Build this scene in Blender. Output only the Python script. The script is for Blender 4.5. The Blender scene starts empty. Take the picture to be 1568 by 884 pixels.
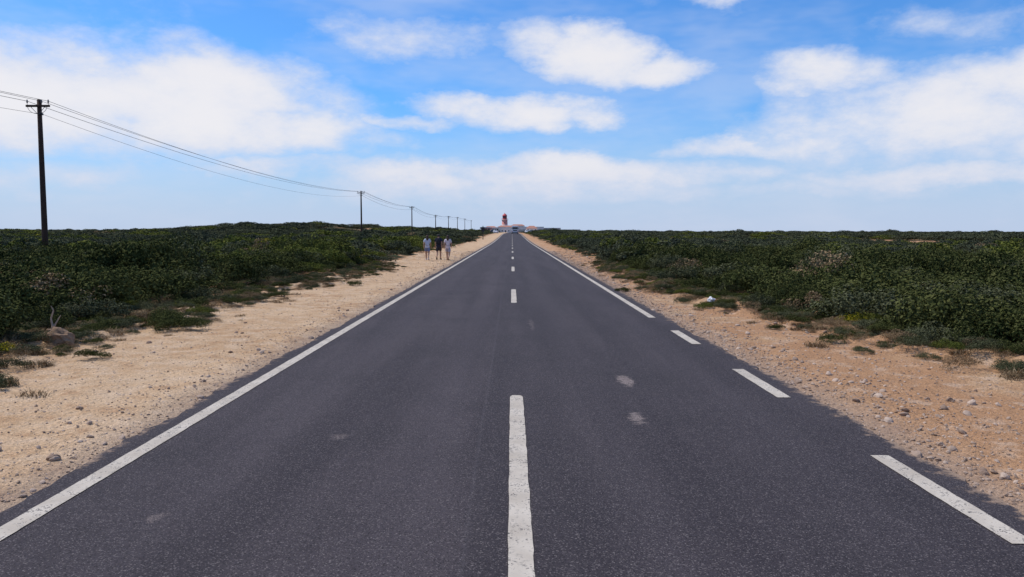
import bpy, bmesh, math, random
import numpy as np
from mathutils import Vector, Matrix, Euler
random.seed(7); rng=np.random.default_rng(11)
scene=bpy.context.scene
scene.view_settings.view_transform='Standard'
scene.view_settings.look='None'
scene.view_settings.exposure=0
coll=scene.collection
R=math.radians

# ------------------------------------------------------------ helpers
def hash2(ix,iy,seed):
    n=(ix.astype(np.int64)*374761393+iy.astype(np.int64)*668265263+seed*974634777)&0xffffffff
    n=((n^(n>>13))*1274126177)&0xffffffff
    n=(n^(n>>16))&0xffffffff
    return n/4294967295.0
def vnoise(x,y,seed=0):
    x=np.asarray(x,float);y=np.asarray(y,float)
    ix=np.floor(x);iy=np.floor(y);fx=x-ix;fy=y-iy
    fx=fx*fx*(3-2*fx);fy=fy*fy*(3-2*fy)
    a=hash2(ix,iy,seed);b=hash2(ix+1,iy,seed);c=hash2(ix,iy+1,seed);d=hash2(ix+1,iy+1,seed)
    return (a*(1-fx)+b*fx)*(1-fy)+(c*(1-fx)+d*fx)*fy
def fbm(x,y,seed=0,o=4):
    s=0;a=.5;t=0
    for i in range(o):
        s=s+a*vnoise(np.asarray(x)*2**i+i*17.3,np.asarray(y)*2**i-i*9.1,seed+i);t+=a;a*=.5
    return s/t
def ss(a,b,x):
    t=np.clip((np.asarray(x,float)-a)/(b-a),0,1);return t*t*(3-2*t)

def new_mat(name):
    m=bpy.data.materials.new(name);m.use_nodes=True
    nt=m.node_tree;nt.nodes.clear()
    out=nt.nodes.new('ShaderNodeOutputMaterial')
    b=nt.nodes.new('ShaderNodeBsdfPrincipled')
    nt.links.new(b.outputs[0],out.inputs[0])
    return m,nt,b,out
class N:
    def __init__(s,nt): s.nt=nt
    def node(s,t,**k):
        n=s.nt.nodes.new(t)
        for a,b in k.items(): setattr(n,a,b)
        return n
    def set(s,sock,v):
        if v is None: return
        if hasattr(v,'is_output'): s.nt.links.new(v,sock)
        else: sock.default_value=v
    def math(s,op,a,b=None,c=None,clamp=False):
        n=s.node('ShaderNodeMath',operation=op,use_clamp=clamp)
        s.set(n.inputs[0],a);s.set(n.inputs[1],b);s.set(n.inputs[2],c)
        return n.outputs[0]
    def vmath(s,op,a,b=None,c=None,out=0):
        n=s.node('ShaderNodeVectorMath',operation=op)
        s.set(n.inputs[0],a);s.set(n.inputs[1],b)
        if c is not None: s.set(n.inputs[2],c)
        return n.outputs[out]
    def noise(s,vec,scale,detail=4,rough=.5,out=0,dist=0):
        n=s.node('ShaderNodeTexNoise')
        if vec is not None: s.set(n.inputs['Vector'],vec)
        n.inputs['Scale'].default_value=scale;n.inputs['Detail'].default_value=detail
        n.inputs['Roughness'].default_value=rough;n.inputs['Distortion'].default_value=dist
        return n.outputs[out]
    def voro(s,vec,scale,out=0,feature='F1'):
        n=s.node('ShaderNodeTexVoronoi',feature=feature);s.set(n.inputs['Vector'],vec)
        n.inputs['Scale'].default_value=scale;return n.outputs[out]
    def mr(s,v,a,b,c=0.,d=1.,smooth=True):
        n=s.node('ShaderNodeMapRange',interpolation_type='SMOOTHSTEP' if smooth else 'LINEAR')
        s.set(n.inputs[0],v)
        for i,q in enumerate((a,b,c,d)): s.set(n.inputs[i+1],q)
        return n.outputs[0]
    def mix(s,f,a,b,bt='MIX'):
        n=s.node('ShaderNodeMix',data_type='RGBA',blend_type=bt)
        s.set(n.inputs[0],f)
        for sock,v in ((n.inputs[6],a),(n.inputs[7],b)):
            if isinstance(v,tuple) and len(v)==3: v=(*v,1)
            s.set(sock,v)
        return n.outputs[2]
    def bump(s,h,strength,dist):
        n=s.node('ShaderNodeBump');s.set(n.inputs['Height'],h)
        n.inputs['Strength'].default_value=strength;n.inputs['Distance'].default_value=dist
        return n.outputs[0]
    def pos(s):
        return s.node('ShaderNodeNewGeometry').outputs['Position']
def simple_mat(name,col,rough=.8,var=.25,scale=6,spec=.3,metal=0):
    m,nt,b,o=new_mat(name);n=N(nt)
    tc=n.node('ShaderNodeTexCoord').outputs['Object']
    f=n.noise(tc,scale,3,.6)
    c=n.mix(f,tuple(x*(1-var) for x in col),tuple(min(1,x*(1+var)) for x in col))
    n.set(b.inputs['Base Color'],c);b.inputs['Roughness'].default_value=rough
    b.inputs['Specular IOR Level'].default_value=spec;b.inputs['Metallic'].default_value=metal
    return m
def mesh_obj(name,v,f,mat=None,parent=None,smooth=False,link=True):
    me=bpy.data.meshes.new(name)
    me.from_pydata([tuple(p) for p in v],[],[tuple(q) for q in f]);me.update()
    o=bpy.data.objects.new(name,me)
    if link: coll.objects.link(o)
    if mat: me.materials.append(mat)
    if parent: o.parent=parent
    if smooth: me.polygons.foreach_set('use_smooth',[True]*len(me.polygons))
    return o
def big_mesh(name,V,F,mat,smooth=True,link=True):
    me=bpy.data.meshes.new(name);nv=len(V);nf=len(F);k=F.shape[1]
    me.vertices.add(nv);me.vertices.foreach_set('co',V.astype(np.float32).ravel())
    me.loops.add(nf*k);me.loops.foreach_set('vertex_index',F.astype(np.int32).ravel())
    me.polygons.add(nf);me.polygons.foreach_set('loop_start',np.arange(0,nf*k,k,dtype=np.int32))
    me.polygons.foreach_set('use_smooth',np.full(nf,smooth))
    me.update(calc_edges=True);me.validate()
    me.materials.append(mat)
    o=bpy.data.objects.new(name,me)
    if link: coll.objects.link(o)
    return o
def empty(name,loc=(0,0,0),rot=0):
    e=bpy.data.objects.new(name,None);e.location=loc;e.rotation_euler[2]=rot
    e.empty_display_size=.3;coll.objects.link(e);return e
def box(name,cx,cy,z0,sx,sy,sz,mat,parent=None,taper=(1,1),bevel=0):
    v=[];
    for k,(z,tx,ty) in enumerate(((z0,1,1),(z0+sz,taper[0],taper[1]))):
        for a,b in((-1,-1),(1,-1),(1,1),(-1,1)): v.append((cx+a*sx/2*tx,cy+b*sy/2*ty,z))
    f=[(3,2,1,0),(4,5,6,7),(0,1,5,4),(1,2,6,5),(2,3,7,6),(3,0,4,7)]
    o=mesh_obj(name,v,f,mat,parent)
    if bevel:
        m=o.modifiers.new('b','BEVEL');m.width=bevel;m.segments=3
    return o
def lathe(name,prof,mat,parent=None,seg=24,c=(0,0),smooth=True,axis=None):
    v=[];f=[]
    for r,z in prof:
        for i in range(seg):
            a=2*math.pi*i/seg;v.append((c[0]+r*math.cos(a),c[1]+r*math.sin(a),z))
    for j in range(len(prof)-1):
        for i in range(seg):
            i2=(i+1)%seg;f.append((j*seg+i,j*seg+i2,(j+1)*seg+i2,(j+1)*seg+i))
    f.append(tuple(range(seg))[::-1]);f.append(tuple(range((len(prof)-1)*seg,len(prof)*seg)))
    o=mesh_obj(name,v,f,mat,parent,smooth)
    if axis=='x':
        for q in o.data.vertices: x,y,z=q.co; q.co=(z,y,x)
    return o
def tube(name,pts,r,mat,parent=None):
    cu=bpy.data.curves.new(name,'CURVE');cu.dimensions='3D';cu.bevel_depth=r;cu.bevel_resolution=1
    s=cu.splines.new('POLY');s.points.add(len(pts)-1)
    for p,q in zip(s.points,pts): p.co=(*q,1)
    cu.materials.append(mat)
    o=bpy.data.objects.new(name,cu);coll.objects.link(o)
    if parent:o.parent=parent
    return o

# ------------------------------------------------------------ terrain functions
RL,RR=-3.56,3.48
def prof(y): return 1.15*ss(110,340,y)
def edgeL(y): return 7.3+0.8*(fbm(y*.12,y*0+3,5,3)-.5)*2+0.9*(fbm(y*.9,y*0+9,6,3)-.5)*2
def edgeR(y):
    y=np.asarray(y,float)
    return 5.3+2.8*np.exp(-np.clip(y-9,0,None)/7.)+0.5*(fbm(y*.15,y*0+31,15,3)-.5)*2+0.6*(fbm(y*1.1,y*0+19,16,3)-.5)*2
def inside(x,y):
    x=np.asarray(x,float);y=np.asarray(y,float)
    j=(fbm(x*.9,y*.9,44,3)-.5)*1.8
    return np.where(x<0,-x-edgeL(y),x-edgeR(y))+j
def bare(x,y):
    x=np.asarray(x,float);y=np.asarray(y,float)
    far=ss(45,110,np.hypot(x,y))
    n=fbm(x*.024+5,y*.010,77,4)
    hill=ss(.46,.56,fbm(x*.05+8,y*.03,79,3))*np.exp(-((x+76)/34)**2-((y-250)/32)**2)
    return np.maximum(far*ss(.58,.64,n),ss(.25,.45,hill))
def gaps(x,y):
    x=np.asarray(x,float);y=np.asarray(y,float);d=inside(x,y)
    n=fbm(x*.6,y*.5,87,3)
    return np.maximum(ss(.53,.62,n)*(1-ss(.8,2.8,d)),.9*ss(.66,.72,fbm(x*.3+4,y*.22,89,3)))
def vegm(x,y): return ss(0,.7,inside(x,y))*(1-bare(x,y))*(1-.7*gaps(x,y))
def H(x,y):
    x=np.asarray(x,float);y=np.asarray(y,float)
    p=prof(y);ax=np.abs(x);d=inside(x,y)
    l=.25*ss(-.3,2.2,d)+.06*ss(15,150,-x+np.clip(y-40,0,None)*.35)*ss(0,14,d)
    r=.08*ss(-.2,2.5,d)-.50*ss(8,70,x)-0.75*ss(30,400,x)
    hill=3.0*np.exp(-((x+76)/28)**2-((y-265)/55)**2)+1.1*np.exp(-((x+42)/18)**2-((y-290)/60)**2)
    z=p+np.where(x<0,l,r)+hill*ss(0,20,d)
    w=ss(0,4,ax-4)
    z=z+w*ss(0,3,d)*(.55*(fbm(x*.13,y*.13,21,3)-.5)+ .9*(fbm(x*.02,y*.02,23,3)-.5)*ss(20,90,ax))
    sh=np.where(x<0,ss(-RL-.1,-RL+.5,ax),ss(RR-.1,RR+.5,ax))
    lum=.06*(fbm(x*1.3,y*.8,31,3)-.5)+.04*(fbm(x*7,y*7,33,3)-.5)
    z=z+sh*(lum-.012)-(1-sh)*.05
    z=z+ .20*np.exp(-((d+.15)/.4)**2)*fbm(x*1.7,y*1.7,38,3)*ss(.0,1,d+1)
    return z

# ------------------------------------------------------------ materials
def ground_material():
    m,nt,b,o=new_mat('sand_and_soil');n=N(nt)
    p=n.pos()
    at=n.node('ShaderNodeAttribute',attribute_name='veg').outputs['Fac']
    big=n.noise(p,.35,3,.6);mid=n.noise(p,2.2,5,.65);fine=n.noise(p,38,2,.7)
    c=n.mix(n.mr(big,.35,.65),(.51,.325,.18),(.62,.43,.26))
    c=n.mix(n.mr(mid,.42,.7),c,(.65,.475,.315))
    c=n.mix(n.mr(mid,.3,.46,.6,0.),c,(.40,.22,.115))
    sx=n.node('ShaderNodeSeparateXYZ');n.set(sx.inputs[0],p)
    right=n.mr(sx.outputs[0],2,4.5,0,.9)
    c=n.mix(n.math('MULTIPLY',right,n.mr(big,.25,.50)),c,(.43,.235,.12))
    c=n.mix(n.math('MULTIPLY',right,n.mr(mid,.52,.66,0,.7)),c,(.58,.41,.28))
    c=n.mix(n.mr(at,.02,.3,0,.7),c,(.41,.205,.095))
    g=n.mr(fine,.3,.7,.66,1.28,False)
    gm=n.node('ShaderNodeCombineXYZ')
    for i in range(3): n.set(gm.inputs[i],g)
    c=n.mix(1.,c,gm.outputs[0],'MULTIPLY')
    vn=n.node('ShaderNodeTexVoronoi');n.set(vn.inputs['Vector'],p);vn.inputs['Scale'].default_value=26
    peb=n.mr(vn.outputs[0],.0,.22,.45,0.)
    c=n.mix(n.math('MULTIPLY',peb,.9),c,n.mix(.35,(.55,.44,.36),vn.outputs[1],'MULTIPLY'))
    ax=n.math('ABSOLUTE',sx.outputs[0])
    ge=n.mr(n.math('ADD',ax,n.math('MULTIPLY',mid,.6)),3.7,4.45,1.,0.)
    c=n.mix(n.math('MULTIPLY',ge,.7),c,n.mix(fine,(.13,.10,.085),(.45,.35,.28)))
    soil_shade=n.mix(n.mr(mid,.4,.62),(.055,.045,.022),(.040,.055,.018))  # dark soil and low plants; colour also stands in for shade between shrubs
    dry=n.mix(mid,(.18,.11,.055),(.32,.20,.11))
    vm=n.mr(n.math('ADD',at,n.math('MULTIPLY',n.math('SUBTRACT',mid,.5),.9)),.35,.75)
    c=n.mix(vm,c,n.mix(n.mr(at,.4,.95),dry,soil_shade))
    n.set(b.inputs['Base Color'],c);b.inputs['Roughness'].default_value=.95
    b.inputs['Specular IOR Level'].default_value=.1
    h=n.math('MULTIPLY',n.noise(p,11,4,.75),1.5)
    n.set(b.inputs['Normal'],n.bump(h,1.,.045))
    return m
def asphalt_color(n,p):
    sx=n.node('ShaderNodeSeparateXYZ');n.set(sx.inputs[0],p);X=sx.outputs[0];Y=sx.outputs[1]
    st=n.vmath('MULTIPLY',p,(1,.06,1))
    lane=n.noise(st,1.6,3,.55)
    blot=n.noise(p,.55,4,.6)
    c=n.mix(n.mr(lane,.35,.68),(.040,.032,.036),(.064,.052,.056))
    c=n.mix(n.mr(blot,.42,.7,0,.6),c,(.034,.028,.031))
    for x0 in (-2.35,-.75,.95,2.45):
        t=n.mr(n.math('ABSOLUTE',n.math('SUBTRACT',X,x0)),0.,.42,.30,0.)
        c=n.mix(t,c,(.080,.066,.072))
    sm=n.math('ABSOLUTE',n.math('SUBTRACT',X,n.math('SUBTRACT',n.math('MULTIPLY',lane,.14),.36)))
    c=n.mix(n.mr(sm,0.,.03,.22,0.),c,(.10,.09,.095))
    c=n.mix(n.mr(X,-.30,-.26,.0,.22),c,(.033,.028,.031))
    v=n.voro(p,130,1);v1=n.node('ShaderNodeSeparateColor');n.set(v1.inputs[0],v)
    c=n.mix(n.mr(v1.outputs[0],.78,1.,0,.62),c,(.23,.20,.19))
    c=n.mix(n.mr(v1.outputs[1],.55,1.,0,.75),c,(.013,.011,.012))
    nz=n.noise(p,7,4,.7,1)
    w=n.vmath('ADD',p,n.vmath('MULTIPLY',n.vmath('SUBTRACT',nz,(.5,.5,.5)),(.35,.5,0)))
    for (x0,y0,rx,ry,s) in ((1.46,9.95,.10,.45,.8),(1.28,7.95,.09,.3,.65),(-1.6,7.2,.10,.12,.3),(-2.4,5.1,.07,.09,.3),(.4,16.,.05,1.2,.25)):
        q=n.vmath('MULTIPLY',n.vmath('SUBTRACT',w,(x0,y0,0)),(1/rx,1/ry,0))
        t=n.mr(n.vmath('LENGTH',q,out=1),.5,1.05,s,0.)
        c=n.mix(n.math('MULTIPLY',t,n.mr(v1.outputs[2],.25,.75)),c,(.40,.32,.28))
    return c,X,Y,v1.outputs[0]
def asphalt_material():
    m,nt,b,o=new_mat('asphalt');n=N(nt);p=n.pos()
    c,X,Y,vv=asphalt_color(n,p)
    mar=n.math('MAXIMUM',n.mr(X,3.16,3.56,0,1,False),n.mr(X,-3.3,-3.66,0,1,False))
    sn=n.math('ADD',n.math('MULTIPLY',n.noise(p,5,5,.75),1.),n.math('MULTIPLY',mar,.40))
    c=n.mix(n.mr(sn,.74,.92,0,.8),c,(.36,.25,.17))
    n.set(b.inputs['Base Color'],c);b.inputs['Roughness'].default_value=.88
    b.inputs['Specular IOR Level'].default_value=.25
    n.set(b.inputs['Normal'],n.bump(n.noise(p,75,2,.7),.9,.008))
    return m
def paint_material():
    m,nt,b,o=new_mat('road_paint');n=N(nt);p=n.pos()
    c=n.mix(n.mr(n.noise(p,3,4,.6),.3,.7),(.46,.40,.32),(.60,.535,.44))
    c=n.mix(n.mr(n.noise(p,24,4,.7),.5,.72,0,.6),c,(.28,.25,.21))
    v=n.node('ShaderNodeSeparateColor');n.set(v.inputs[0],n.voro(p,110,1))
    wear=n.math('ADD',n.math('MULTIPLY',v.outputs[0],.38),n.noise(p,6,5,.75))
    c=n.mix(n.mr(wear,.80,.94,0,.92),c,(.065,.058,.06))
    n.set(b.inputs['Base Color'],c);b.inputs['Roughness'].default_value=.75
    b.inputs['Specular IOR Level'].default_value=.2
    return m
def leaf_material(name,dark,light,tip,painted_haze=0.):
    m=bpy.data.materials.new(name);m.use_nodes=True;nt=m.node_tree;nt.nodes.clear();n=N(nt)
    o=n.node('ShaderNodeOutputMaterial');b=n.node('ShaderNodeBsdfDiffuse')
    oi=n.node('ShaderNodeObjectInfo').outputs['Random']
    at=n.node('ShaderNodeAttribute',attribute_name='lr').outputs['Fac']
    p=n.pos();big=n.noise(p,.16,3,.65)
    f=n.math('ADD',n.math('MULTIPLY',oi,.5),n.math('MULTIPLY',n.mr(big,.42,.60),.6))
    c=n.mix(f,dark,light)
    c=n.mix(n.mr(at,.5,1.,0,.8),c,tip)
    c=n.mix(n.mr(at,.3,0.,0,.6),c,tuple(x*.45 for x in dark))
    if painted_haze: c=n.mix(painted_haze,c,(.11,.12,.13))  # aerial haze painted into the leaf colour as a grey-blue mix
    n.set(b.inputs[0],c);nt.links.new(b.outputs[0],o.inputs[0])
    return m
M_ground=ground_material();M_asph=asphalt_material();M_paint=paint_material()
LC=((.021,.031,.011),(.078,.088,.030),(.118,.120,.044))
M_leaf=leaf_material('shrub_leaves',*LC)
M_leaf_hazed=leaf_material('distant_leaves_painted_haze',*LC,painted_haze=.22)  # same leaf colours with distance haze mixed into them
M_leafy=leaf_material('yellow_blossom',(.45,.34,.02),(.62,.50,.03),(.3,.3,.03))
M_leafb=leaf_material('bright_shrub_leaves',(.058,.078,.018),(.125,.140,.034),(.19,.19,.045))
M_dry=leaf_material('dry_scrub',(.12,.08,.045),(.26,.18,.10),(.33,.25,.15))
M_grey=leaf_material('grey_olive_leaves',(.042,.050,.024),(.10,.105,.055),(.145,.15,.085))
def rock_material():
    m,nt,b,o=new_mat('gravel_stone');n=N(nt)
    oi=n.node('ShaderNodeObjectInfo').outputs['Random'];p=n.pos()
    c=n.mix(oi,(.19,.12,.08),(.56,.43,.33));c=n.mix(n.mr(n.noise(p,40,2,.6),.3,.7,0,.5),c,(.30,.21,.15))
    n.set(b.inputs['Base Color'],c);b.inputs['Roughness'].default_value=.9
    return m
M_rock=rock_material()
M_wood=simple_mat('creosoted_wood',(.065,.034,.022),.85,.5,3)
M_steel=simple_mat('galvanised_steel',(.22,.21,.21),.5,.2,8,.5,.6)
M_wire=simple_mat('cable',(.03,.03,.035),.6,.1)
M_ceram=simple_mat('insulator_ceramic',(.25,.22,.2),.3,.2)

# ------------------------------------------------------------ ground sheet
def geo(a,b,step,g):
    out=[a];s=step
    while out[-1]<b: s*=g; out.append(out[-1]+s)
    return np.array(out)
xp=np.concatenate([np.arange(3.0,12.5,.085),geo(12.5,4500,.1,1.075)])
xs=np.concatenate([-xp[::-1],np.linspace(-2.9,2.9,13),xp])
ys=np.concatenate([[-300,-150,-80],np.arange(-40,2,1.5),np.arange(2,22,.085),geo(22,6000,.09,1.021)])
X,Y=np.meshgrid(xs,ys);Z=H(X,Y)
nx,ny=len(xs),len(ys)
V=np.stack([X.ravel(),Y.ravel(),Z.ravel()],1)
i=np.arange(nx-1)[None,:]+np.arange(ny-1)[:,None]*nx
F=np.stack([i,i+1,i+1+nx,i+nx],-1).reshape(-1,4)
ground=big_mesh('ground',V,F,M_ground)
a=ground.data.attributes.new('veg','FLOAT','POINT');a.data.foreach_set('value',vegm(X,Y).astype(np.float32).ravel())

# ------------------------------------------------------------ road
yr=ys[(ys<=900)]
jl=.10*(fbm(yr*1.1,yr*0,51,4)-.5)*2+.05*(fbm(yr*6,yr*0+4,52,3)-.5)*2
jr=.10*(fbm(yr*1.1,yr*0+7,53,4)-.5)*2+.05*(fbm(yr*6,yr*0+14,54,3)-.5)*2
cols=[RL+jl-.03,RL+jl,yr*0-3.2,yr*0-1.6,yr*0,yr*0+1.6,yr*0+3.1,RR+jr,RR+jr+.03]
zz=[prof(yr)-.09]+[prof(yr)+.02*(1-abs(k)/3.5) for k in (-3.5,-3.2,-1.6,0,1.6,3.1,3.5)]+[prof(yr)-.09]
def roadz(x,y): 
    k=np.array([-3.6,-3.2,-1.6,0,1.6,3.1,3.6]);v=np.array([.02*(1-abs(q)/3.5) for q in (-3.5,-3.2,-1.6,0,1.6,3.1,3.5)])
    return prof(y)+np.interp(x,k,v)
V=np.stack([np.stack(cols,1).ravel(),np.repeat(yr,9),np.stack(zz,1).ravel()],1)
i=np.arange(8)[None,:]+np.arange(len(yr)-1)[:,None]*9
F=np.stack([i,i+1,i+10,i+9],-1).reshape(-1,4)
road=big_mesh('asphalt_road',V,F,M_asph,False)
markings=empty('road_markings')
def stripe(name,x0,w,y0,y1,round_ends=False,sd=0):
    yy=[y for y in yr if y0<y<y1]
    yy=np.array([y0]+([y0+.04,y0+.1] if round_ends else [])+[y for y in yy if y0+.12<y<y1-.12]+([y1-.1,y1-.04] if round_ends else [])+[y1])
    hw=np.full(len(yy),w/2)
    if round_ends:
        hw[0]*=.5;hw[1]*=.85;hw[-1]*=.5;hw[-2]*=.85
    jit=.006*(fbm(yy*7,yy*0+sd,61+sd,3)-.5)*2;jit2=.006*(fbm(yy*7,yy*0+sd+5,63+sd,3)-.5)*2
    a=x0-hw+jit;b=x0+hw+jit2
    V=[];F=[]
    for k,y in enumerate(yy):
        V+= [(a[k],y,float(roadz(a[k],y))+.006),(b[k],y,float(roadz(b[k],y))+.006)]
        if k: F.append((2*k-2,2*k-1,2*k+1,2*k))
    mesh_obj(name,V,F,M_paint,markings)
stripe('edge_line_west',-3.25,.155,-40,880,sd=1)
stripe('edge_line_east',3.13,.15,17.4,880,sd=2)
for n_,(a_,b_) in enumerate(((13.27,15.1),(8.95,10.83),(4.69,6.6),(.4,2.3),(-4,-2.1),(-8.4,-6.5))):
    stripe('edge_dash_%d'%n_,3.15,.16,a_,b_,sd=3+n_)
for n_ in range(-2,50):
    e=8.99+16.75*n_
    stripe('centre_dash_%d'%n_,.052,.15,e-4.9,e,True,sd=10+n_)

# ------------------------------------------------------------ instancing
def gn_scatter(name,pts,rot,scl,idx,variants,mat=None):
    c=bpy.data.collections.new(name+'_variants')
    for v in variants: c.objects.link(v)
    me=bpy.data.meshes.new(name);me.vertices.add(len(pts));me.vertices.foreach_set('co',pts.astype(np.float32).ravel())
    for nm,arr,t in (('rot',rot,'FLOAT_VECTOR'),('scl',scl,'FLOAT_VECTOR')):
        at=me.attributes.new(nm,t,'POINT');at.data.foreach_set('vector',arr.astype(np.float32).ravel())
    at=me.attributes.new('idx','INT','POINT');at.data.foreach_set('value',idx.astype(np.int32))
    o=bpy.data.objects.new(name,me);coll.objects.link(o)
    ng=bpy.data.node_groups.new(name+'_gn','GeometryNodeTree')
    ng.interface.new_socket('Geometry',in_out='INPUT',socket_type='NodeSocketGeometry')
    ng.interface.new_socket('Geometry',in_out='OUTPUT',socket_type='NodeSocketGeometry')
    gi=ng.nodes.new('NodeGroupInput');go=ng.nodes.new('NodeGroupOutput')
    ci=ng.nodes.new('GeometryNodeCollectionInfo');ci.inputs['Collection'].default_value=c
    ci.inputs['Separate Children'].default_value=True;ci.inputs['Reset Children'].default_value=True
    ip=ng.nodes.new('GeometryNodeInstanceOnPoints');ip.inputs['Pick Instance'].default_value=True
    def na(nm,t):
        q=ng.nodes.new('GeometryNodeInputNamedAttribute');q.data_type=t;q.inputs['Name'].default_value=nm
        return [s for s in q.outputs if s.enabled and s.name=='Attribute'][0]
    L=ng.links.new
    L(gi.outputs[0],ip.inputs['Points']);L(ci.outputs[0],ip.inputs['Instance'])
    L(na('idx','INT'),ip.inputs['Instance Index']);L(na('scl','FLOAT_VECTOR'),ip.inputs['Scale'])
    L(na('rot','FLOAT_VECTOR'),ip.inputs['Rotation']);L(ip.outputs[0],go.inputs[0])
    md=o.modifiers.new('scatter','NODES');md.node_group=ng
    return o
def leaf_mesh(name,P,Nn,size,aspect,mat,extra=None,up=0.0):
    n=len(P)
    t=rng.normal(size=(n,3));t[:,2]+=up
    t=t-(t*Nn).sum(1)[:,None]*Nn*.6
    t/=np.linalg.norm(t,axis=1)[:,None]
    b=np.cross(Nn,t);b/=np.linalg.norm(b,axis=1)[:,None]+1e-9
    s=(size*(.6+.8*rng.random(n)))[:,None]
    v=np.stack([P-t*s,P+b*s*aspect,P+t*s,P-b*s*aspect],1).reshape(-1,3)
    f=np.arange(n*4).reshape(n,4)
    o=big_mesh(name,v,f,mat,False,False)
    a=o.data.attributes.new('lr','FLOAT','FACE')
    a.data.foreach_set('value',(rng.random(n)).astype(np.float32))
    return o
def shrub(name,nleaf,size,mat,lobes=26,mat2=None,frac2=0):
    L=[]
    for i in range(lobes):
        a=rng.random()*2*math.pi;r=.52*math.sqrt(rng.random())
        z=.40*math.sqrt(max(0,1-(r/.62)**2))*(.45+.7*rng.random())+.05
        L.append((r*math.cos(a),r*math.sin(a),z,.09+.12*rng.random()))
    L=np.array(L);w=L[:,3]**2;k=rng.choice(lobes,nleaf,p=w/w.sum())
    d=rng.normal(size=(nleaf,3));d[:,2]=np.abs(d[:,2])*1.1-.35;d/=np.linalg.norm(d,axis=1)[:,None]
    rad=L[k,3]*(.75+.35*rng.random(nleaf)**.6)
    P=L[k,:3]+d*rad[:,None];P[:,2]=np.maximum(P[:,2],.0)
    Nn=d+rng.normal(size=d.shape)*.45;Nn/=np.linalg.norm(Nn,axis=1)[:,None]
    o=leaf_mesh(name,P,Nn,size,.5,mat)
    if mat2:
        o.data.materials.append(mat2)
        mi=((P[:,2]>.25)&(rng.random(nleaf)<frac2)).astype(np.int32)
        o.data.polygons.foreach_set('material_index',mi)
    return o
def drytuft(name,n,mat,h=.3):
    V=[];F=[]
    for i in range(n):
        a=rng.random()*6.28;r=.25*math.sqrt(rng.random());b=rng.random()*6.28;l=h*(.4+.8*rng.random());le=.3+.9*rng.random()
        x,y=r*math.cos(a),r*math.sin(a);dx,dy=math.cos(b),math.sin(b);w=.006
        k=len(V)
        V+=[(x-dy*w,y+dx*w,0),(x+dy*w,y-dx*w,0),(x+dx*l*le*.4+dy*w*.7,y+dy*l*le*.4-dx*w*.7,l*.6),(x+dx*l*le*.4-dy*w*.7,y+dy*l*le*.4+dx*w*.7,l*.6),(x+dx*l*le,y+dy*l*le,l*.85)]
        F+=[(k,k+1,k+2,k+3),(k+3,k+2,k+4)]
    o=mesh_obj(name,V,F,mat,link=False)
    a=o.data.attributes.new('lr','FLOAT','FACE');a.data.foreach_set('value',rng.random(len(F)).astype(np.float32))
    return o
near=[shrub('a%d_leafy_shrub'%i,4200,.021,M_leaf,34) for i in range(4)]
near+=[shrub('b0_leafy_shrub',4200,.021,M_leafb,34)]
near+=[shrub('b1_flowering_shrub',3600,.022,M_leafb,mat2=M_leafy,frac2=.5)]
near+=[shrub('b2_dry_shrub',1900,.018,M_dry,18)]
near+=[drytuft('c0_dry_tuft',160,M_dry),drytuft('c1_dry_tuft',110,M_dry,.22),shrub('c2_grey_shrub',3600,.020,M_grey,34)]
near.sort(key=lambda o:o.name)
far=[shrub('a%d_shrub_far'%i,1300,.036,M_leaf_hazed,22) for i in range(4)]+[shrub('b0_shrub_far',1300,.036,M_leafb,22),shrub('b1_shrub_far',1300,.036,M_leafb,22,M_leafy,.5),shrub('b2_shrub_far',900,.032,M_dry,18)]
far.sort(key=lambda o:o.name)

def band(xr0,y0,y1,dens,wedge=None):
    area=2*xr0*(y1-y0);n=int(area*dens)
    x=rng.uniform(-xr0,xr0,n);y=rng.uniform(y0,y1,n)
    if wedge is not None:
        k=np.abs(x)<wedge*y+20;x=x[k];y=y[k]
    return x,y
def choose(x,y,edge,near_):
    n=len(x);r=rng.random(n);idx=rng.integers(0,4,n)
    g=fbm(x*.08,y*.05,91,3)
    idx=np.where((g>.54)&(r<np.where(x<0,.6,.35)),4,idx)
    idx=np.where((r>.994)&(x<0)&(fbm(x*.05,y*.05,97,2)>.5),5,idx)
    idx=np.where((r>.55)&(r<.55+.25*np.exp(-edge/.7)),6,idx)
    if near_: idx=np.where((r<.10+.30*np.exp(-edge/1.0)),9,idx)
    idx=np.where((r>.95)&(r<.972),6,idx)
    return idx
P=[];Rr=[];S=[];I=[]
x,y=band(48,-6,46,1.75)
e=inside(x,y);k=(rng.random(len(x))<ss(-.25,.6,e)*(1-.93*gaps(x,y)));x,y,e=x[k],y[k],e[k]
hmod=.15+1.45*fbm(x*.30,y*.30,71,3)
s=(.30+.70*ss(-.2,2.6,e))*(.5+.9*rng.random(len(x)))*1.5
P.append(np.stack([x,y,H(x,y)-.06*s],1));S.append(np.stack([s*1.1,s*1.1,s*hmod*(.75+.35*rng.random(len(x)))],1));I.append(choose(x,y,e,True))
n=3000;y=rng.uniform(1,46,n);sd=rng.integers(0,2,n)*2-1;e0=rng.normal(.25,.6,n)
x=np.where(sd<0,-(edgeL(y)+e0),edgeR(y)+e0);s=.25+.7*rng.random(n)
ii=np.where(rng.random(n)<.45,rng.integers(7,9,n),np.where(rng.random(n)<.3,6,np.where(rng.random(n)<.6,9,rng.integers(0,5,n))))
P.append(np.stack([x,y,H(x,y)-.01],1))
lf=(ii<7)|(ii==9)
S.append(np.stack([s*np.where(lf,.55,.9),s*np.where(lf,.55,.9),s*np.where(lf,.36,.5)],1));I.append(ii)
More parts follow.
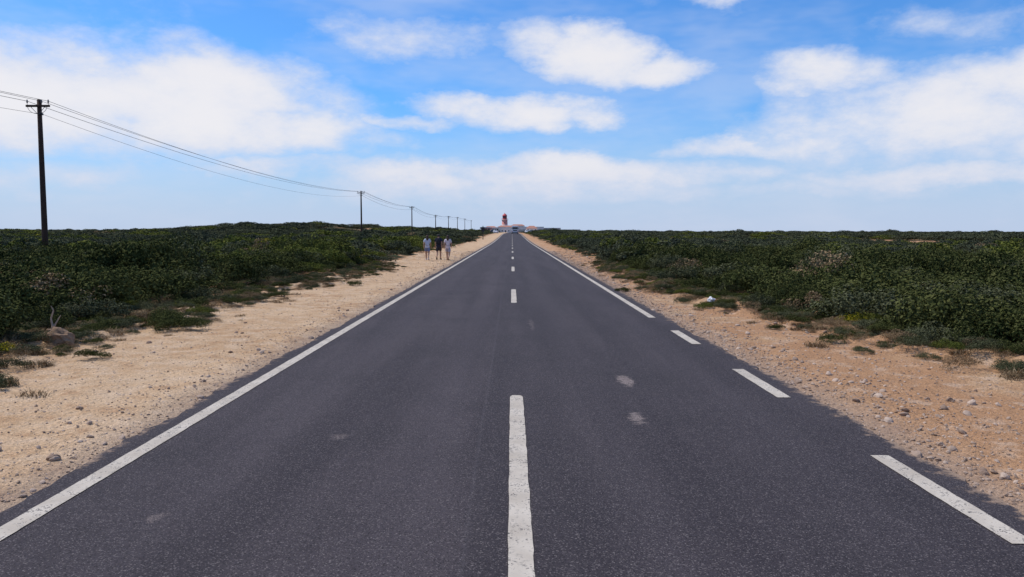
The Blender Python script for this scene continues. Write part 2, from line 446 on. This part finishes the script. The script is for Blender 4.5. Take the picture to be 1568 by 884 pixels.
sig=[(-7.75,11.6,5,.42,.3),(-8.1,11.9,5,.35,.28),(-8.3,11.4,5,.3,.25),(-6.9,15.6,2,.5,.45),(-6.6,15.2,1,.45,.4),(-7.1,15.9,3,.5,.5),(-6.3,15.4,0,.4,.35),
     (6.9,15.9,5,.4,.35),(7.3,16.1,4,.5,.4),(-18.,58,5,1.6,.8),(-19.,60,5,1.7,.8),(-17.2,57,4,1.6,.9),(-20.5,61,5,1.5,.8)]
q=np.array(sig);P.append(np.stack([q[:,0],q[:,1],H(q[:,0],q[:,1])+np.where(q[:,1]>50,.45,-.02)],1));S.append(np.stack([q[:,3]*1.3,q[:,3]*1.3,q[:,4]*1.3],1));I.append(q[:,2].astype(int))
P=np.concatenate(P);S=np.concatenate(S);I=np.concatenate(I)
rot=np.zeros_like(P);rot[:,2]=rng.uniform(0,6.28,len(P));rot[:,:2]=rng.normal(0,.08,(len(P),2))
gn_scatter('shrubland',P,rot,S,I,near)
P=[];S=[];I=[]
for (xr0,y0,y1,dn,sx,sz,wd) in ((110,44,140,.42,2.1,1.5,.9),(300,138,420,.055,4.8,2.0,.85),(1100,410,1400,.006,13.,2.0,.8)):
    x,y=band(xr0,y0,y1,dn,wd);e=inside(x,y);k=(e>sx*.25)&(rng.random(len(x))<1-bare(x,y)*1.0)&(rng.random(len(x))<1-.9*gaps(x,y));x,y,e=x[k],y[k],e[k]
    hm=.2+1.4*fbm(x*.11,y*.07,72,3);sc=(.45+.55*ss(0,3*sx/2,e))*(.6+.75*rng.random(len(x)))
    P.append(np.stack([x,y,H(x,y)-.05],1));S.append(np.stack([sx*sc,sx*sc,sz*sc*hm],1))
    I.append(choose(x,y,e+1.,False))
for sg in (-1,1):
    n=1200;x=sg*rng.uniform(40,120,n);y=rng.uniform(-40,46,n);s=2.2*(.7+.6*rng.random(n))
    P.append(np.stack([x,y,H(x,y)-.05],1));S.append(np.stack([s,s,s*.6],1));I.append(rng.integers(0,5,n))
P=np.concatenate(P);S=np.concatenate(S);I=np.concatenate(I)
rot=np.zeros_like(P);rot[:,2]=rng.uniform(0,6.28,len(P))
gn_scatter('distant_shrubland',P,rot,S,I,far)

# gravel
rocks=[]
for i in range(5):
    bm=bmesh.new();bmesh.ops.create_icosphere(bm,subdivisions=2,radius=1)
    ax=[.7+.6*random.random(),.7+.5*random.random(),.45+.3*random.random()]
    off=random.random()*50
    for v in bm.verts:
        c=v.co;nz=float(fbm(c.x*1.3+off,c.y*1.3+c.z*1.7,3,2));v.co=Vector((c.x*ax[0],c.y*ax[1],c.z*ax[2]))*(.6+.8*nz)
    me=bpy.data.meshes.new('stone_%d'%i);bm.to_mesh(me);bm.free();me.materials.append(M_rock)
    rocks.append(bpy.data.objects.new('stone_%d'%i,me))
n=32000
y=2.5+75*rng.random(n)**2.1;sd=np.where(rng.random(n)<.58,1,-1)
u=rng.random(n);t=np.where(rng.random(n)<.45,np.abs(rng.normal(0,.13,n)),u)
W=np.where(sd<0,edgeL(y)+.3+RL,edgeR(y)+.3-RR)
x=np.where(sd<0,RL-.02-t*W,RR+.02+t*W)
s=.0045+.011*rng.random(n)**2.2+np.where(rng.random(n)<.03,.03*rng.random(n),0)
s=s*np.where(x>0,1.45,1.05)*(1+np.clip(y-20,0,60)/60)
P=np.stack([x,y,np.where((x<RL)|(x>RR),H(x,y),0)+s*.2],1)
gn_scatter('gravel',P,rng.uniform(0,6.28,(n,3))*np.array([.1,.1,1]),np.stack([s,s,s],1),rng.integers(0,5,n),rocks)

# ------------------------------------------------------------ utility poles
def gz(x,y): return float(H(x,y))
poles=[(-27.0,-40,9.4),(-27.0,45.4,9.45),(-27.0,141,9.2),(-27.1,213,8.8),(-27.2,280,7.9),(-27.2,337,8.6),(-27.2,392,9.2),(-27,450,9.4),(-27,520,9.4)]
heads=[]
for (px,py,top) in poles:
    e=empty('utility_pole',(px,py,0));z0=gz(px,py)-.3
    lathe('pole_shaft',[(.175,z0),(.16,z0+2),(.135,top*.7),(.115,top-.02),(.07,top)],M_wood,e,14)
    box('crossarm',0,-.14,top-.45,1.35,.10,.12,M_wood,e,bevel=.01)
    hp=[]
    for k,xx in enumerate((-.6,.22,.6)):
        lathe('insulator_%d'%k,[(.012,top-.33),(.012,top-.22),(.05,top-.22),(.035,top-.18),(.05,top-.15),(.03,top-.10),(.045,top-.07),(.02,top-.03)],M_ceram,e,10,(xx,-.14))
        hp.append((px+xx,py-.14,top-.12))
    tube('brace_1',[(-.42,-.16,top-.42),(-.03,-.13,top-.85)],.015,M_steel,e);tube('brace_2',[(.42,-.16,top-.42),(.03,-.13,top-.85)],.015,M_steel,e)
    for sgn in (-1,1):
        pts=[(sgn*(.55*math.cos(a)),-.2,top-.42-.42*math.sin(a)) for a in np.linspace(0,math.pi/2,9)]
        tube('jumper_cable',pts,.012,M_wire,e)
    lathe('bracket_insulator',[(.04,top-.9),(.05,top-.84),(.03,top-.78)],M_ceram,e,8,(.2,-.05))
    hp.append((px+.2,py,top-.85));heads.append(hp)
wires=empty('overhead_wires')
for i in range(len(heads)-1):
    for k in range(4):
        A=Vector(heads[i][k]);B=Vector(heads[i+1][k]);L=(B-A).length
        sag=L*L/7600*(1.0,.93,1.06,1.35)[k]
        if i==0: sag*=.9
        pts=[]
        for t in np.linspace(0,1,41):
            q=A.lerp(B,t);q.z-=4*sag*t*(1-t);pts.append(tuple(q))
        tube('wire_%d_%d'%(i,k),pts,(.013,.011,.011,.009)[k] if i<2 else .018,M_wire,wires)

# ------------------------------------------------------------ roadside sign
M_dark=simple_mat('dark_metal',(.03,.03,.035),.5,.2)
M_signw=simple_mat('sign_face',(.6,.6,.6),.5,.1)
e=empty('road_sign',(-6.35,172,gz(-6.35,172)),.25)
lathe('post',[(.09,-.2),(.09,2.95),(.05,3.0)],M_dark,e,10)
box('panel',0,.1,1.75,.75,.04,.95,M_dark,e,bevel=.01);box('panel_face',0,.125,1.78,.69,.01,.89,M_signw,e)
box('side_arm',-.42,0,2.35,.5,.08,.3,M_dark,e,bevel=.01)

# ------------------------------------------------------------ people
M_skin=simple_mat('skin',(.42,.25,.17),.6,.12);M_hair1=simple_mat('brown_hair',(.05,.028,.016),.6,.3,30);M_hair2=simple_mat('dark_hair',(.018,.014,.012),.6,.3,30)
M_eye=simple_mat('eye',(.03,.02,.02),.2,.1);M_lip=simple_mat('lips',(.35,.12,.1),.5,.1)
def cloth(name,c):return simple_mat(name,c,.9,.18,12,.1)
def skin_mesh(name,verts,edges,rad,mat,parent,root=0,sub=2):
    me=bpy.data.meshes.new(name);me.from_pydata(verts,edges,[]);me.update()
    o=bpy.data.objects.new(name,me);coll.objects.link(o);o.parent=parent;me.materials.append(mat)
    m=o.modifiers.new('Skin','SKIN');m.use_smooth_shade=True
    for i,r in enumerate(rad):
        r=r if isinstance(r,tuple) else (r,r)
        me.skin_vertices[0].data[i].radius=r;me.skin_vertices[0].data[i].use_root=(i==root)
    s=o.modifiers.new('Sub','SUBSURF');s.levels=sub;s.render_levels=sub
    return o
def person(name,x,y,h,ph,shirt,bottom,hair,shoe,long_legs=False,long_hair=True,rot=0,bag=None):
    e=empty(name,(x,y,gz(x,y)+.0),rot);k=h/1.70;e.scale=(k,k,k)
    s=ph
    def leg(sd,f):
        hip=(sd*.09,0,.90)
        if f>0: kn=(sd*.095,.20,.53);an=(sd*.09,.24,.10);ba=(sd*.095,.33,.045);to=(sd*.10,.42,.035)
        else: kn=(sd*.09,-.02,.48);an=(sd*.085,-.33,.20);ba=(sd*.09,-.27,.085);to=(sd*.095,-.20,.03)
        return hip,kn,an,ba,to
    def arm(sd,f):
        sh=(sd*.175,-.01,1.39);el=(sd*.225,(.03 if f>0 else -.12),1.12)
        wr=(sd*.23,(.20 if f>0 else -.08),.93 if f>0 else .88)
        hd=(sd*.225,wr[1]+(.05 if f>0 else .01),wr[2]-.07)
        return sh,el,wr,hd
    LL=leg(-1,s);LR=leg(1,-s);AL=arm(-1,-s);AR=arm(1,s)
    V=[(0,0,.94),(0,.01,1.10),(0,.0,1.30),(0,-.01,1.43),(0,.0,1.50),(0,.01,1.57)]
    E=[(0,1),(1,2),(2,3),(3,4),(4,5)];Rd=[(.15,.115),(.125,.095),(.15,.105),(.085,.07),(.058,.058),(.055,.055)]
    for L in (LL,LR):
        b=len(V);V+=list(L);E+=[(0,b),(b,b+1),(b+1,b+2),(b+2,b+3),(b+3,b+4)];Rd+=[.108,.074,.046,.042,.028]
    for A in (AL,AR):
        b=len(V);V+=list(A);E+=[(2,b),(b,b+1),(b+1,b+2),(b+2,b+3)];Rd+=[.062,.047,.031,(.040,.022)]
    skin_mesh('body',V,E,Rd,M_skin,e)
    for sd,A in ((-1,AL),(1,AR)):
        hd=Vector(A[3]);V=[];E=[];Rd=[]
        fw=Vector((0,1,0))
        for j,(off,ln) in enumerate(((.026,.070),(.009,.080),(-.009,.074),(-.026,.056))):
            a0=hd+fw*off*.9+Vector((0,0,.01));b=len(V)
            V+=[tuple(a0),tuple(a0+Vector((0,.004,-ln*.45))),tuple(a0+Vector((-sd*.010,.006,-ln*.78))),tuple(a0+Vector((-sd*.022,.004,-ln)))]
            E+=[(b,b+1),(b+1,b+2),(b+2,b+3)];Rd+=[.010,.009,.008,.007]
        b=len(V);a0=hd+Vector((0,.02,.035))
        V+=[tuple(a0),tuple(a0+Vector((-sd*.008,.028,-.025))),tuple(a0+Vector((-sd*.012,.034,-.055)))];E+=[(b,b+1),(b+1,b+2)];Rd+=[.012,.010,.008]
        o=skin_mesh('fingers',V,E,Rd,M_skin,e,0,1)
        for q in (0,4,8,12,16): o.data.skin_vertices[0].data[q].use_root=True
    bm=bmesh.new();bmesh.ops.create_uvsphere(bm,u_segments=20,v_segments=16,radius=1)
    for v in bm.verts:
        c=v.co;j=1-.25*max(0,-c.z)
        v.co=Vector((c.x*.078*j,c.y*.096*j+(.012 if c.z<-.3 and c.y>0 else 0),c.z*.118))
    def blob(p,r,sc,mi):
        g=bmesh.ops.create_uvsphere(bm,u_segments=8,v_segments=6,radius=r)
        for v in g['verts']:
            v.co=Vector((v.co.x*sc[0],v.co.y*sc[1],v.co.z*sc[2]))+Vector(p)
            for f in v.link_faces:f.material_index=mi
    blob((0,.098,-.02),.013,(.9,1.2,1.7),0)
    for sd in(-1,1):
        blob((sd*.03,.085,.005),.011,(1.2,.7,.8),1);blob((sd*.080,0,-.01),.02,(.4,.8,1.4),0)
    blob((0,.090,-.06),.018,(1.3,.5,.4),2)
    me=bpy.data.meshes.new('head');bm.to_mesh(me);bm.free()
    for m_ in (M_skin,M_eye,M_lip):me.materials.append(m_)
    me.polygons.foreach_set('use_smooth',[True]*len(me.polygons))
    o=bpy.data.objects.new('head',me);coll.objects.link(o);o.parent=e;o.location=(0,.012,1.59)
    bm=bmesh.new();bmesh.ops.create_uvsphere(bm,u_segments=24,v_segments=18,radius=1)
    for v in list(bm.verts):
        c=v.co
        if c.y>.35 and c.z<.45: v.co=Vector((c.x*.06,c.y*.07,c.z*.09))
        elif c.z<-.35 and not long_hair: v.co=Vector((c.x*.07,c.y*.085,c.z*.095))
        else:
            nz=.004*math.sin(c.x*19+c.z*5)
            v.co=Vector((c.x*(.090+nz),c.y*(.108+nz),c.z*.125))
    me=bpy.data.meshes.new('hair');bm.to_mesh(me);bm.free();me.materials.append(hair)
    me.polygons.foreach_set('use_smooth',[True]*len(me.polygons))
    o=bpy.data.objects.new('hair',me);coll.objects.link(o);o.parent=e;o.location=(0,.004,1.60)
    if long_hair:
        skin_mesh('hair_length',[(0,-.05,1.60),(0,-.08,1.50),(.005,-.11,1.41),(0,-.115,1.34)],[(0,1),(1,2),(2,3)],[(.085,.045),(.095,.04),(.085,.035),(.05,.02)],hair,e)
    V=[(0,0,.80),(0,0,.90),(0,.0,1.0),(0,.008,1.13),(0,0,1.30),(0,-.01,1.43)];E=[(0,1),(1,2),(2,3),(3,4),(4,5)]
    Rd=[(.185,.155),(.185,.15),(.172,.135),(.152,.118),(.168,.125),(.10,.085)]
    for A in (AL,AR):
        b=len(V);sh=Vector(A[0]);el=Vector(A[1]);mid=sh.lerp(el,.75)
        V+=[tuple(sh),tuple(mid)];E+=[(4,b),(b,b+1)];Rd+=[.078,.068]
    skin_mesh('top',V,E,Rd,shirt,e,3)
    V=[(0,0,1.0),(0,0,.90)];E=[(0,1)];Rd=[(.155,.12),(.165,.13)]
    for L in (LL,LR):
        hp=Vector(L[0]);kn=Vector(L[1]);an=Vector(L[2]);b=len(V)
        if long_legs: pts=[hp-Vector((0,0,.05)),kn,kn.lerp(an,.85)];rr=[.125,.088,.066]
        else: pts=[hp-Vector((0,0,.05)),hp.lerp(kn,.85)];rr=[.127,.108]
        V+=[tuple(p) for p in pts];E+=[(1,b)]+[(b+i,b+i+1) for i in range(len(pts)-1)];Rd+=rr
    skin_mesh('shorts' if not long_legs else 'trousers',V,E,Rd,bottom,e)
    for L in (LL,LR):
        a_=Vector(L[2]);b_=Vector(L[3]);t=Vector(L[4])
        skin_mesh('shoe',[tuple(a_-Vector((0,.03,.04))),tuple(b_),tuple(t)],[(0,1),(1,2)],[.05,.05,.038],shoe,e,1)
    if bag:
        skin_mesh('backpack',[(0,-.17,1.36),(0,-.19,1.22),(0,-.18,1.08)],[(0,1),(1,2)],[(.13,.06),(.15,.08),(.14,.07)],bag,e,1)
        for sd in (-1,1): tube('strap',[(sd*.08,-.14,1.40),(sd*.10,0,1.50),(sd*.11,.13,1.36),(sd*.12,.06,1.1),(sd*.10,-.13,1.08)],.014,bag,e)
person('walking_woman',-5.74,53.2,1.68,1,cloth('pale_blue_cotton',(.46,.50,.60)),cloth('blue_denim',(.16,.20,.32)),M_hair1,cloth('white_shoe',(.6,.6,.6)),rot=.05)
person('walking_man',-5.03,53.8,1.74,-1,cloth('navy_cotton',(.03,.032,.055)),cloth('dark_cotton',(.05,.045,.05)),M_hair2,cloth('dark_shoe',(.04,.035,.03)),long_hair=False,rot=-.04,bag=cloth('dark_canvas',(.03,.03,.035)))
person('walking_woman',-4.33,53.0,1.70,1,cloth('white_linen',(.62,.54,.56)),cloth('grey_stripe_cotton',(.36,.34,.40)),M_hair1,cloth('tan_shoe',(.3,.2,.12)),rot=-.08)

# ------------------------------------------------------------ coach & cars
M_white=simple_mat('white_bodywork',(.72,.73,.75),.3,.05,2,.5);M_glass=simple_mat('vehicle_glass',(.03,.035,.045),.1,.1,2,.6)
M_tyre=simple_mat('tyre_rubber',(.02,.02,.02),.9,.1);M_red=simple_mat('red_lamp',(.45,.02,.02),.3,.1);M_head=simple_mat('lamp_lens',(.7,.7,.65),.2,.1)
def wheel(e,x,y,r,w):
    o=lathe('wheel',[(r*.55,-w/2),(r,-w/2*.9),(r,w/2*.9),(r*.55,w/2)],M_tyre,e,20,axis='x');o.location=(x,y,r)
    o=lathe('hub',[(r*.3,-w/2-.01),(r*.5,-w/2),(r*.5,w/2),(r*.3,w/2+.01)],M_steel,e,12,axis='x');o.location=(x,y,r)
def coach(x,y):
    e=empty('white_coach',(x,y,float(prof(y))+.02))
    box('body',0,5,.35,2.55,10.5,1.15,M_white,e,bevel=.12)
    box('upper_body',0,5,1.5,2.53,10.4,1.6,M_white,e,(.93,.985),bevel=.14)
    box('rear_window',0,-.225,1.75,2.1,.06,.85,M_glass,e,bevel=.02)
    box('windscreen',0,10.22,1.3,2.2,.06,1.4,M_glass,e,bevel=.02)
    for sd in(-1,1):
        box('side_windows',sd*1.235,5,1.72,.06,9.4,.85,M_glass,e,bevel=.02)
        box('tail_lamp',sd*1.08,-.27,.75,.22,.05,.5,M_red,e,bevel=.01);box('head_lamp',sd*.95,10.26,.7,.35,.05,.2,M_head,e,bevel=.01)
        box('mirror',sd*1.42,10.1,1.9,.14,.14,.42,M_dark,e,bevel=.03)
        for yy in (1.9,8.2): wheel(e,sd*1.12,yy,.48,.3)
    box('bumper',0,-.3,.35,2.45,.12,.28,M_dark,e,bevel=.03);box('engine_grille',0,-.26,1.0,1.5,.04,.4,M_dark,e)
def car(name,x,y,mat,rot=0):
    e=empty(name,(x,y,gz(x,y) if abs(x)>3.5 else float(prof(y))+.02),rot)
    pf=[(-2.1,.35),(-2.15,.75),(-1.95,.95),(-1.0,1.0),(.9,.98),(1.9,.80),(2.1,.6),(2.1,.32)]
    def ext(nm,pf,w,m,tp=0):
        n=len(pf);V=[(-w+(tp if z>1.2 else 0),a,z) for a,z in pf]+[(w-(tp if z>1.2 else 0),a,z) for a,z in pf]
        F=[tuple(range(n)),tuple(range(n,2*n))[::-1]]+[(i,n+i,n+(i+1)%n,(i+1)%n) for i in range(n)]
        o=mesh_obj(nm,V,F,m,e);b=o.modifiers.new('b','BEVEL');b.width=.05;b.segments=2;b.limit_method='ANGLE'
    ext('lower_body',pf,.86,mat);ext('roof_cabin',[(-1.8,.95),(-1.35,1.42),(.1,1.46),(.95,.97)],.76,mat,.1)
    ext('side_glass',[(-1.5,1.0),(-1.2,1.36),(.05,1.38),(.7,1.0)],.775,M_glass,.1)
    box('rear_glass',0,-1.62,1.02,1.2,.06,.33,M_glass,e)
    for sd in(-1,1):
        box('tail_lamp',sd*.7,-2.12,.68,.24,.06,.16,M_red,e);box('head_lamp',sd*.65,2.06,.6,.3,.06,.14,M_head,e)
        for yy in(-1.3,1.3): wheel(e,sd*.8,yy,.32,.2)
coach(1.15,296)
car('parked_car',-7.0,330,M_white,.1);car('parked_car',-8.6,345,simple_mat('dark_car_paint',(.04,.045,.06),.3,.1),-.1);car('parked_car',6.6,352,M_white,0);car('parked_car',8.4,360,simple_mat('silver_car_paint',(.35,.36,.38),.3,.1),.1)

# ------------------------------------------------------------ lighthouse & buildings
M_wall=simple_mat('whitewashed_wall',(.78,.70,.64),.9,.08,.5);M_rwall=simple_mat('faded_red_wall',(.62,.27,.23),.9,.15,.5)
M_lred=simple_mat('lantern_red',(.58,.09,.09),.5,.1,2);M_roof=simple_mat('terracotta_roof',(.45,.22,.16),.9,.2,1);M_stone=simple_mat('stone_wall',(.52,.42,.36),.9,.2,.7)
D=800;lx=-7.4;bz=gz(lx,D)-.3
e=empty('lighthouse',(lx,D,0))
lathe('tower',[(3.4,bz),(3.1,bz+2),(2.8,bz+12.5)],M_rwall,e,28)
lathe('tower_band',[(2.99,bz+6.2),(2.94,bz+8.0)],M_wall,e,28)
lathe('gallery',[(2.85,bz+12.5),(3.5,bz+12.9),(3.5,bz+13.2),(2.2,bz+13.2)],M_wall,e,28)
for a in np.linspace(0,2*math.pi,17)[:-1]: tube('railing_post',[(3.4*math.cos(a),3.4*math.sin(a),bz+13.2),(3.4*math.cos(a),3.4*math.sin(a),bz+14.2)],.05,M_lred,e)
tube('railing',[(3.4*math.cos(a),3.4*math.sin(a),bz+14.2) for a in np.linspace(0,2*math.pi,33)],.06,M_lred,e)
lathe('lantern_base',[(2.2,bz+13.2),(2.2,bz+14.4)],M_lred,e,20)
lathe('lantern_glass',[(2.05,bz+14.4),(2.05,bz+16.8)],M_glass,e,20)
for a in np.linspace(0,2*math.pi,11)[:-1]: tube('lantern_mullion',[(2.12*math.cos(a),2.12*math.sin(a),bz+14.4),(2.12*math.cos(a),2.12*math.sin(a),bz+16.8)],.10,M_lred,e)
lathe('lantern_dome',[(2.5,bz+16.8),(2.35,bz+17.3),(1.9,bz+18.2),(1.1,bz+18.9),(.35,bz+19.2),(.35,bz+19.8),(.1,bz+20)],M_lred,e,20)
for zz_ in (3,9.3): box('tower_window',0,-2.95,bz+zz_,.8,.3,1.5,M_glass,e)
def house(name,x,y,w,d,h,wall,roof=True,rh=1.5,nwin=5):
    z=gz(x,y)-.5;e=empty(name,(x,y,z))
    box('walls',0,0,0,w,d,h+.5,wall,e)
    if roof:
        V=[(-w/2-.3,-d/2-.3,h+.5),(w/2+.3,-d/2-.3,h+.5),(w/2+.3,d/2+.3,h+.5),(-w/2-.3,d/2+.3,h+.5),(-w/2+d*.4,0,h+.5+rh),(w/2-d*.4,0,h+.5+rh)]
        mesh_obj('hipped_roof',V,[(0,1,5,4),(1,2,5),(2,3,4,5),(3,0,4),(3,2,1,0)],M_roof,e)
    else: box('parapet',0,0,h+.5,w+.3,d+.3,.4,M_wall,e)
    for i in range(nwin):
        xx=-w/2+w*(i+.5)/nwin
        if i==nwin//2: box('door',xx,-d/2-.03,.5,1.1,.1,2.1,M_dark,e)
        else: box('window',xx,-d/2-.03,1.5,.9,.1,1.2,M_glass,e)
house('keepers_house',lx+1,D-14,16,8,5.4,M_wall,nwin=5)
house('keepers_house',lx-14,D-8,13,8,4.6,M_rwall,nwin=4)
house('fort_building',20,D-30,22,9,5.2,M_wall,False,nwin=7)
house('fort_building',39,D-20,18,9,4.4,M_stone,False,nwin=5)
house('kiosk',-14.0,420,5,3.4,2.6,M_rwall,False,nwin=3)
house('kiosk',-9.0,425,3.6,3.0,2.5,M_wall,False,nwin=3)
house('whitewashed_house',12.5,500,7,5,3.0,M_wall,nwin=3)
house('fort_building',6,D+12,14,6,6.8,M_wall,nwin=5)
e=empty('fort_wall',(0,D-40,0));z0=gz(30,D-40)-.6
box('wall_east',36,0,z0,60,.8,3.4,M_stone,e);box('wall_west',-34,0,z0,40,.8,3.0,M_stone,e)

# ------------------------------------------------------------ small things by the verge
bm=bmesh.new();bmesh.ops.create_icosphere(bm,subdivisions=3,radius=.11)
for v in bm.verts:
    c=v.co;nz=float(fbm(c.x*16+3,c.y*16+c.z*21,8,3));v.co=c*(.45+1.1*nz);v.co.z*=.9
    if v.co.z>.05: v.co.x*=.6
me=bpy.data.meshes.new('crumpled_plastic_bag');bm.to_mesh(me);bm.free();me.materials.append(simple_mat('white_plastic',(.7,.7,.7),.5,.1))
o=bpy.data.objects.new('crumpled_plastic_bag',me);coll.objects.link(o);bx,by=5.3,20.8;o.location=(bx,by,gz(bx,by)+.11)
def boulder(name,x,y,r,sc,mat):
    bm=bmesh.new();bmesh.ops.create_icosphere(bm,subdivisions=4,radius=r)
    for v in bm.verts:
        c=v.co/r;nz=float(fbm(c.x*1.6+x,c.y*1.6+c.z*2.1+y,12,4));v.co=Vector((c.x*sc[0],c.y*sc[1],c.z*sc[2]))*r*(.6+.8*nz)
    me=bpy.data.meshes.new(name);bm.to_mesh(me);bm.free();me.materials.append(mat)
    o=bpy.data.objects.new(name,me);coll.objects.link(o);o.location=(x,y,gz(x,y)+r*.15)
M_bould=simple_mat('ochre_rock',(.24,.155,.095),.95,.4,6)
boulder('boulder',-7.6,13.1,.26,(1,.8,.8),M_bould)
boulder('boulder',-7.95,13.4,.18,(1,.8,.9),M_bould)
M_twig=simple_mat('dead_twig',(.36,.27,.20),.9,.3,10)
e=empty('dead_branch',(-7.8,13.2,gz(-7.8,13.2)))
skin_mesh('branch',[(0,0,0),(.02,0,.2),(-.02,.02,.36),(.03,.02,.5),(.0,.0,.58),(.10,0,.33),(.15,.02,.42)],[(0,1),(1,2),(2,3),(3,4),(1,5),(5,6)],[.028,.021,.015,.012,.007,.012,.006],M_twig,e,0,1)

# ------------------------------------------------------------ sky, sun
AZ=R(-70);EL=R(58)
w=bpy.data.worlds.new('World');scene.world=w;w.use_nodes=True;nt=w.node_tree;nt.nodes.clear();n=N(nt)
w.cycles.sampling_method='NONE'
out=n.node('ShaderNodeOutputWorld')
sky=n.node('ShaderNodeTexSky',sky_type='NISHITA');sky.sun_disc=False;sky.sun_elevation=EL;sky.sun_rotation=AZ
sky.air_density=1.0;sky.dust_density=.6;sky.ozone_density=2.0
tc=n.node('ShaderNodeTexCoord').outputs['Generated']
d=n.vmath('NORMALIZE',tc);sp=n.node('ShaderNodeSeparateXYZ');n.set(sp.inputs[0],d)
az=n.math('ARCTAN2',sp.outputs[0],sp.outputs[1]);el=n.math('ARCSINE',sp.outputs[2])
ds=n.vmath('MULTIPLY',d,(1,1,2.0))
cb=n.node('ShaderNodeCombineXYZ');n.set(cb.inputs[0],az);n.set(cb.inputs[1],el)
w1=n.vmath('SUBTRACT',n.noise(ds,5.5,6,.62,1),(.5,.5,.5))
q=n.vmath('ADD',cb.outputs[0],n.vmath('MULTIPLY',w1,(.18,.080,0)))
B=[(-.395,.150,.20,.062,1.2),(-.57,.150,.16,.062,1.1),(-.27,.120,.11,.034,1.0),(-.38,.180,.11,.034,.8),(-.62,.125,.12,.05,.7),
(-.30,.076,.12,.012,.7),(-.60,.06,.2,.02,.5),
(-.112,.236,.085,.030,.60),(-.205,.262,.04,.02,.4),(.095,.214,.075,.034,1.15),(.18,.196,.075,.022,1.0),(.02,.235,.045,.03,.6),
(.015,.146,.10,.026,1.05),(-.075,.163,.05,.018,.85),(.085,.138,.055,.016,.85),(-.135,.140,.055,.012,.8),
(.10,.073,.20,.022,1.0),(-.13,.064,.10,.022,.9),(0,.05,.28,.024,.7),(.26,.075,.07,.012,.6),
(.50,.128,.20,.058,.95),(.37,.178,.075,.028,.9),(.56,.165,.14,.038,.9),(.265,.106,.075,.014,.85),(.36,.11,.10,.022,.75),(.50,.063,.16,.014,.8),(.51,.225,.08,.022,.6),(.60,.215,.05,.018,.45),
(.26,.292,.05,.014,.6),(.12,.293,.08,.010,.35),(.33,.05,.2,.012,.5)]
S=None
for (a0,e0,rx,ry,s) in B:
    v=n.vmath('MULTIPLY_ADD',q,(1/rx,1/ry,0),(-a0/rx,-e0/ry,0))
    t=n.math('MULTIPLY_ADD',n.vmath('DOT_PRODUCT',v,v,out=1),-.72*.8*s,1.25*.8*s)
    S=n.math('MAXIMUM',t,0.) if S is None else n.math('MAXIMUM',S,n.math('MULTIPLY_ADD',S,.15,t))
els=n.mr(n.math('ABSOLUTE',az),.72,.95)
high=n.mr(el,.33,.42)
fn=n.noise(ds,9,8,.62)
gen=n.mr(n.noise(ds,2.4,2,.55),.48,.72,0,1.)
S=n.math('ADD',S,n.math('MULTIPLY',n.math('MAXIMUM',els,high),gen))
dens=n.math('ADD',S,n.math('MULTIPLY',n.math('SUBTRACT',fn,.5),1.75))
mask=n.mr(dens,.0,1.0,0,.95)
wisp=n.mr(n.noise(n.vmath('MULTIPLY',d,(1,1,3.2)),4.5,4,.6),.42,.75,0,.34)
mask=n.math('MAXIMUM',mask,wisp)
haze=n.mr(el,.0,.17,.88,0.)
bgS=n.node('ShaderNodeBackground');bgS.inputs[1].default_value=.10
tint=n.vmath('MULTIPLY',sky.outputs[0],(.50,1.02,1.62))
nt.links.new(tint,bgS.inputs[0])
bgH=n.node('ShaderNodeBackground');bgH.inputs[0].default_value=(.54,.63,.83,1);bgH.inputs[1].default_value=1.
bgC=n.node('ShaderNodeBackground');bgC.inputs[1].default_value=1.
cc=n.mix(n.mr(dens,.4,1.35),(.66,.72,.87),(.88,.86,.88));cc=n.mix(n.mr(el,.01,.13,.6,0),cc,(.66,.69,.81));n.set(bgC.inputs[0],cc)
m1=n.node('ShaderNodeMixShader');n.set(m1.inputs[0],haze);nt.links.new(bgS.outputs[0],m1.inputs[1]);nt.links.new(bgH.outputs[0],m1.inputs[2])
m2=n.node('ShaderNodeMixShader');n.set(m2.inputs[0],mask);nt.links.new(m1.outputs[0],m2.inputs[1]);nt.links.new(bgC.outputs[0],m2.inputs[2])
nt.links.new(m2.outputs[0],out.inputs[0])

sd=Vector((math.cos(EL)*math.sin(AZ),math.cos(EL)*math.cos(AZ),math.sin(EL)))
l=bpy.data.lights.new('sun','SUN');l.energy=3.3;l.angle=R(.8);l.color=(1,.91,.79)
o=bpy.data.objects.new('sun',l);coll.objects.link(o);o.rotation_euler=sd.to_track_quat('Z','Y').to_euler();o.location=(-20,0,30)

# ------------------------------------------------------------ camera
c=bpy.data.cameras.new('camera');c.sensor_width=36;c.lens=27.55;c.clip_end=12000;c.clip_start=.1
o=bpy.data.objects.new('camera',c);coll.objects.link(o);o.location=(0,0,1.92);o.rotation_euler=(R(90-4.15),0,0)
scene.camera=o
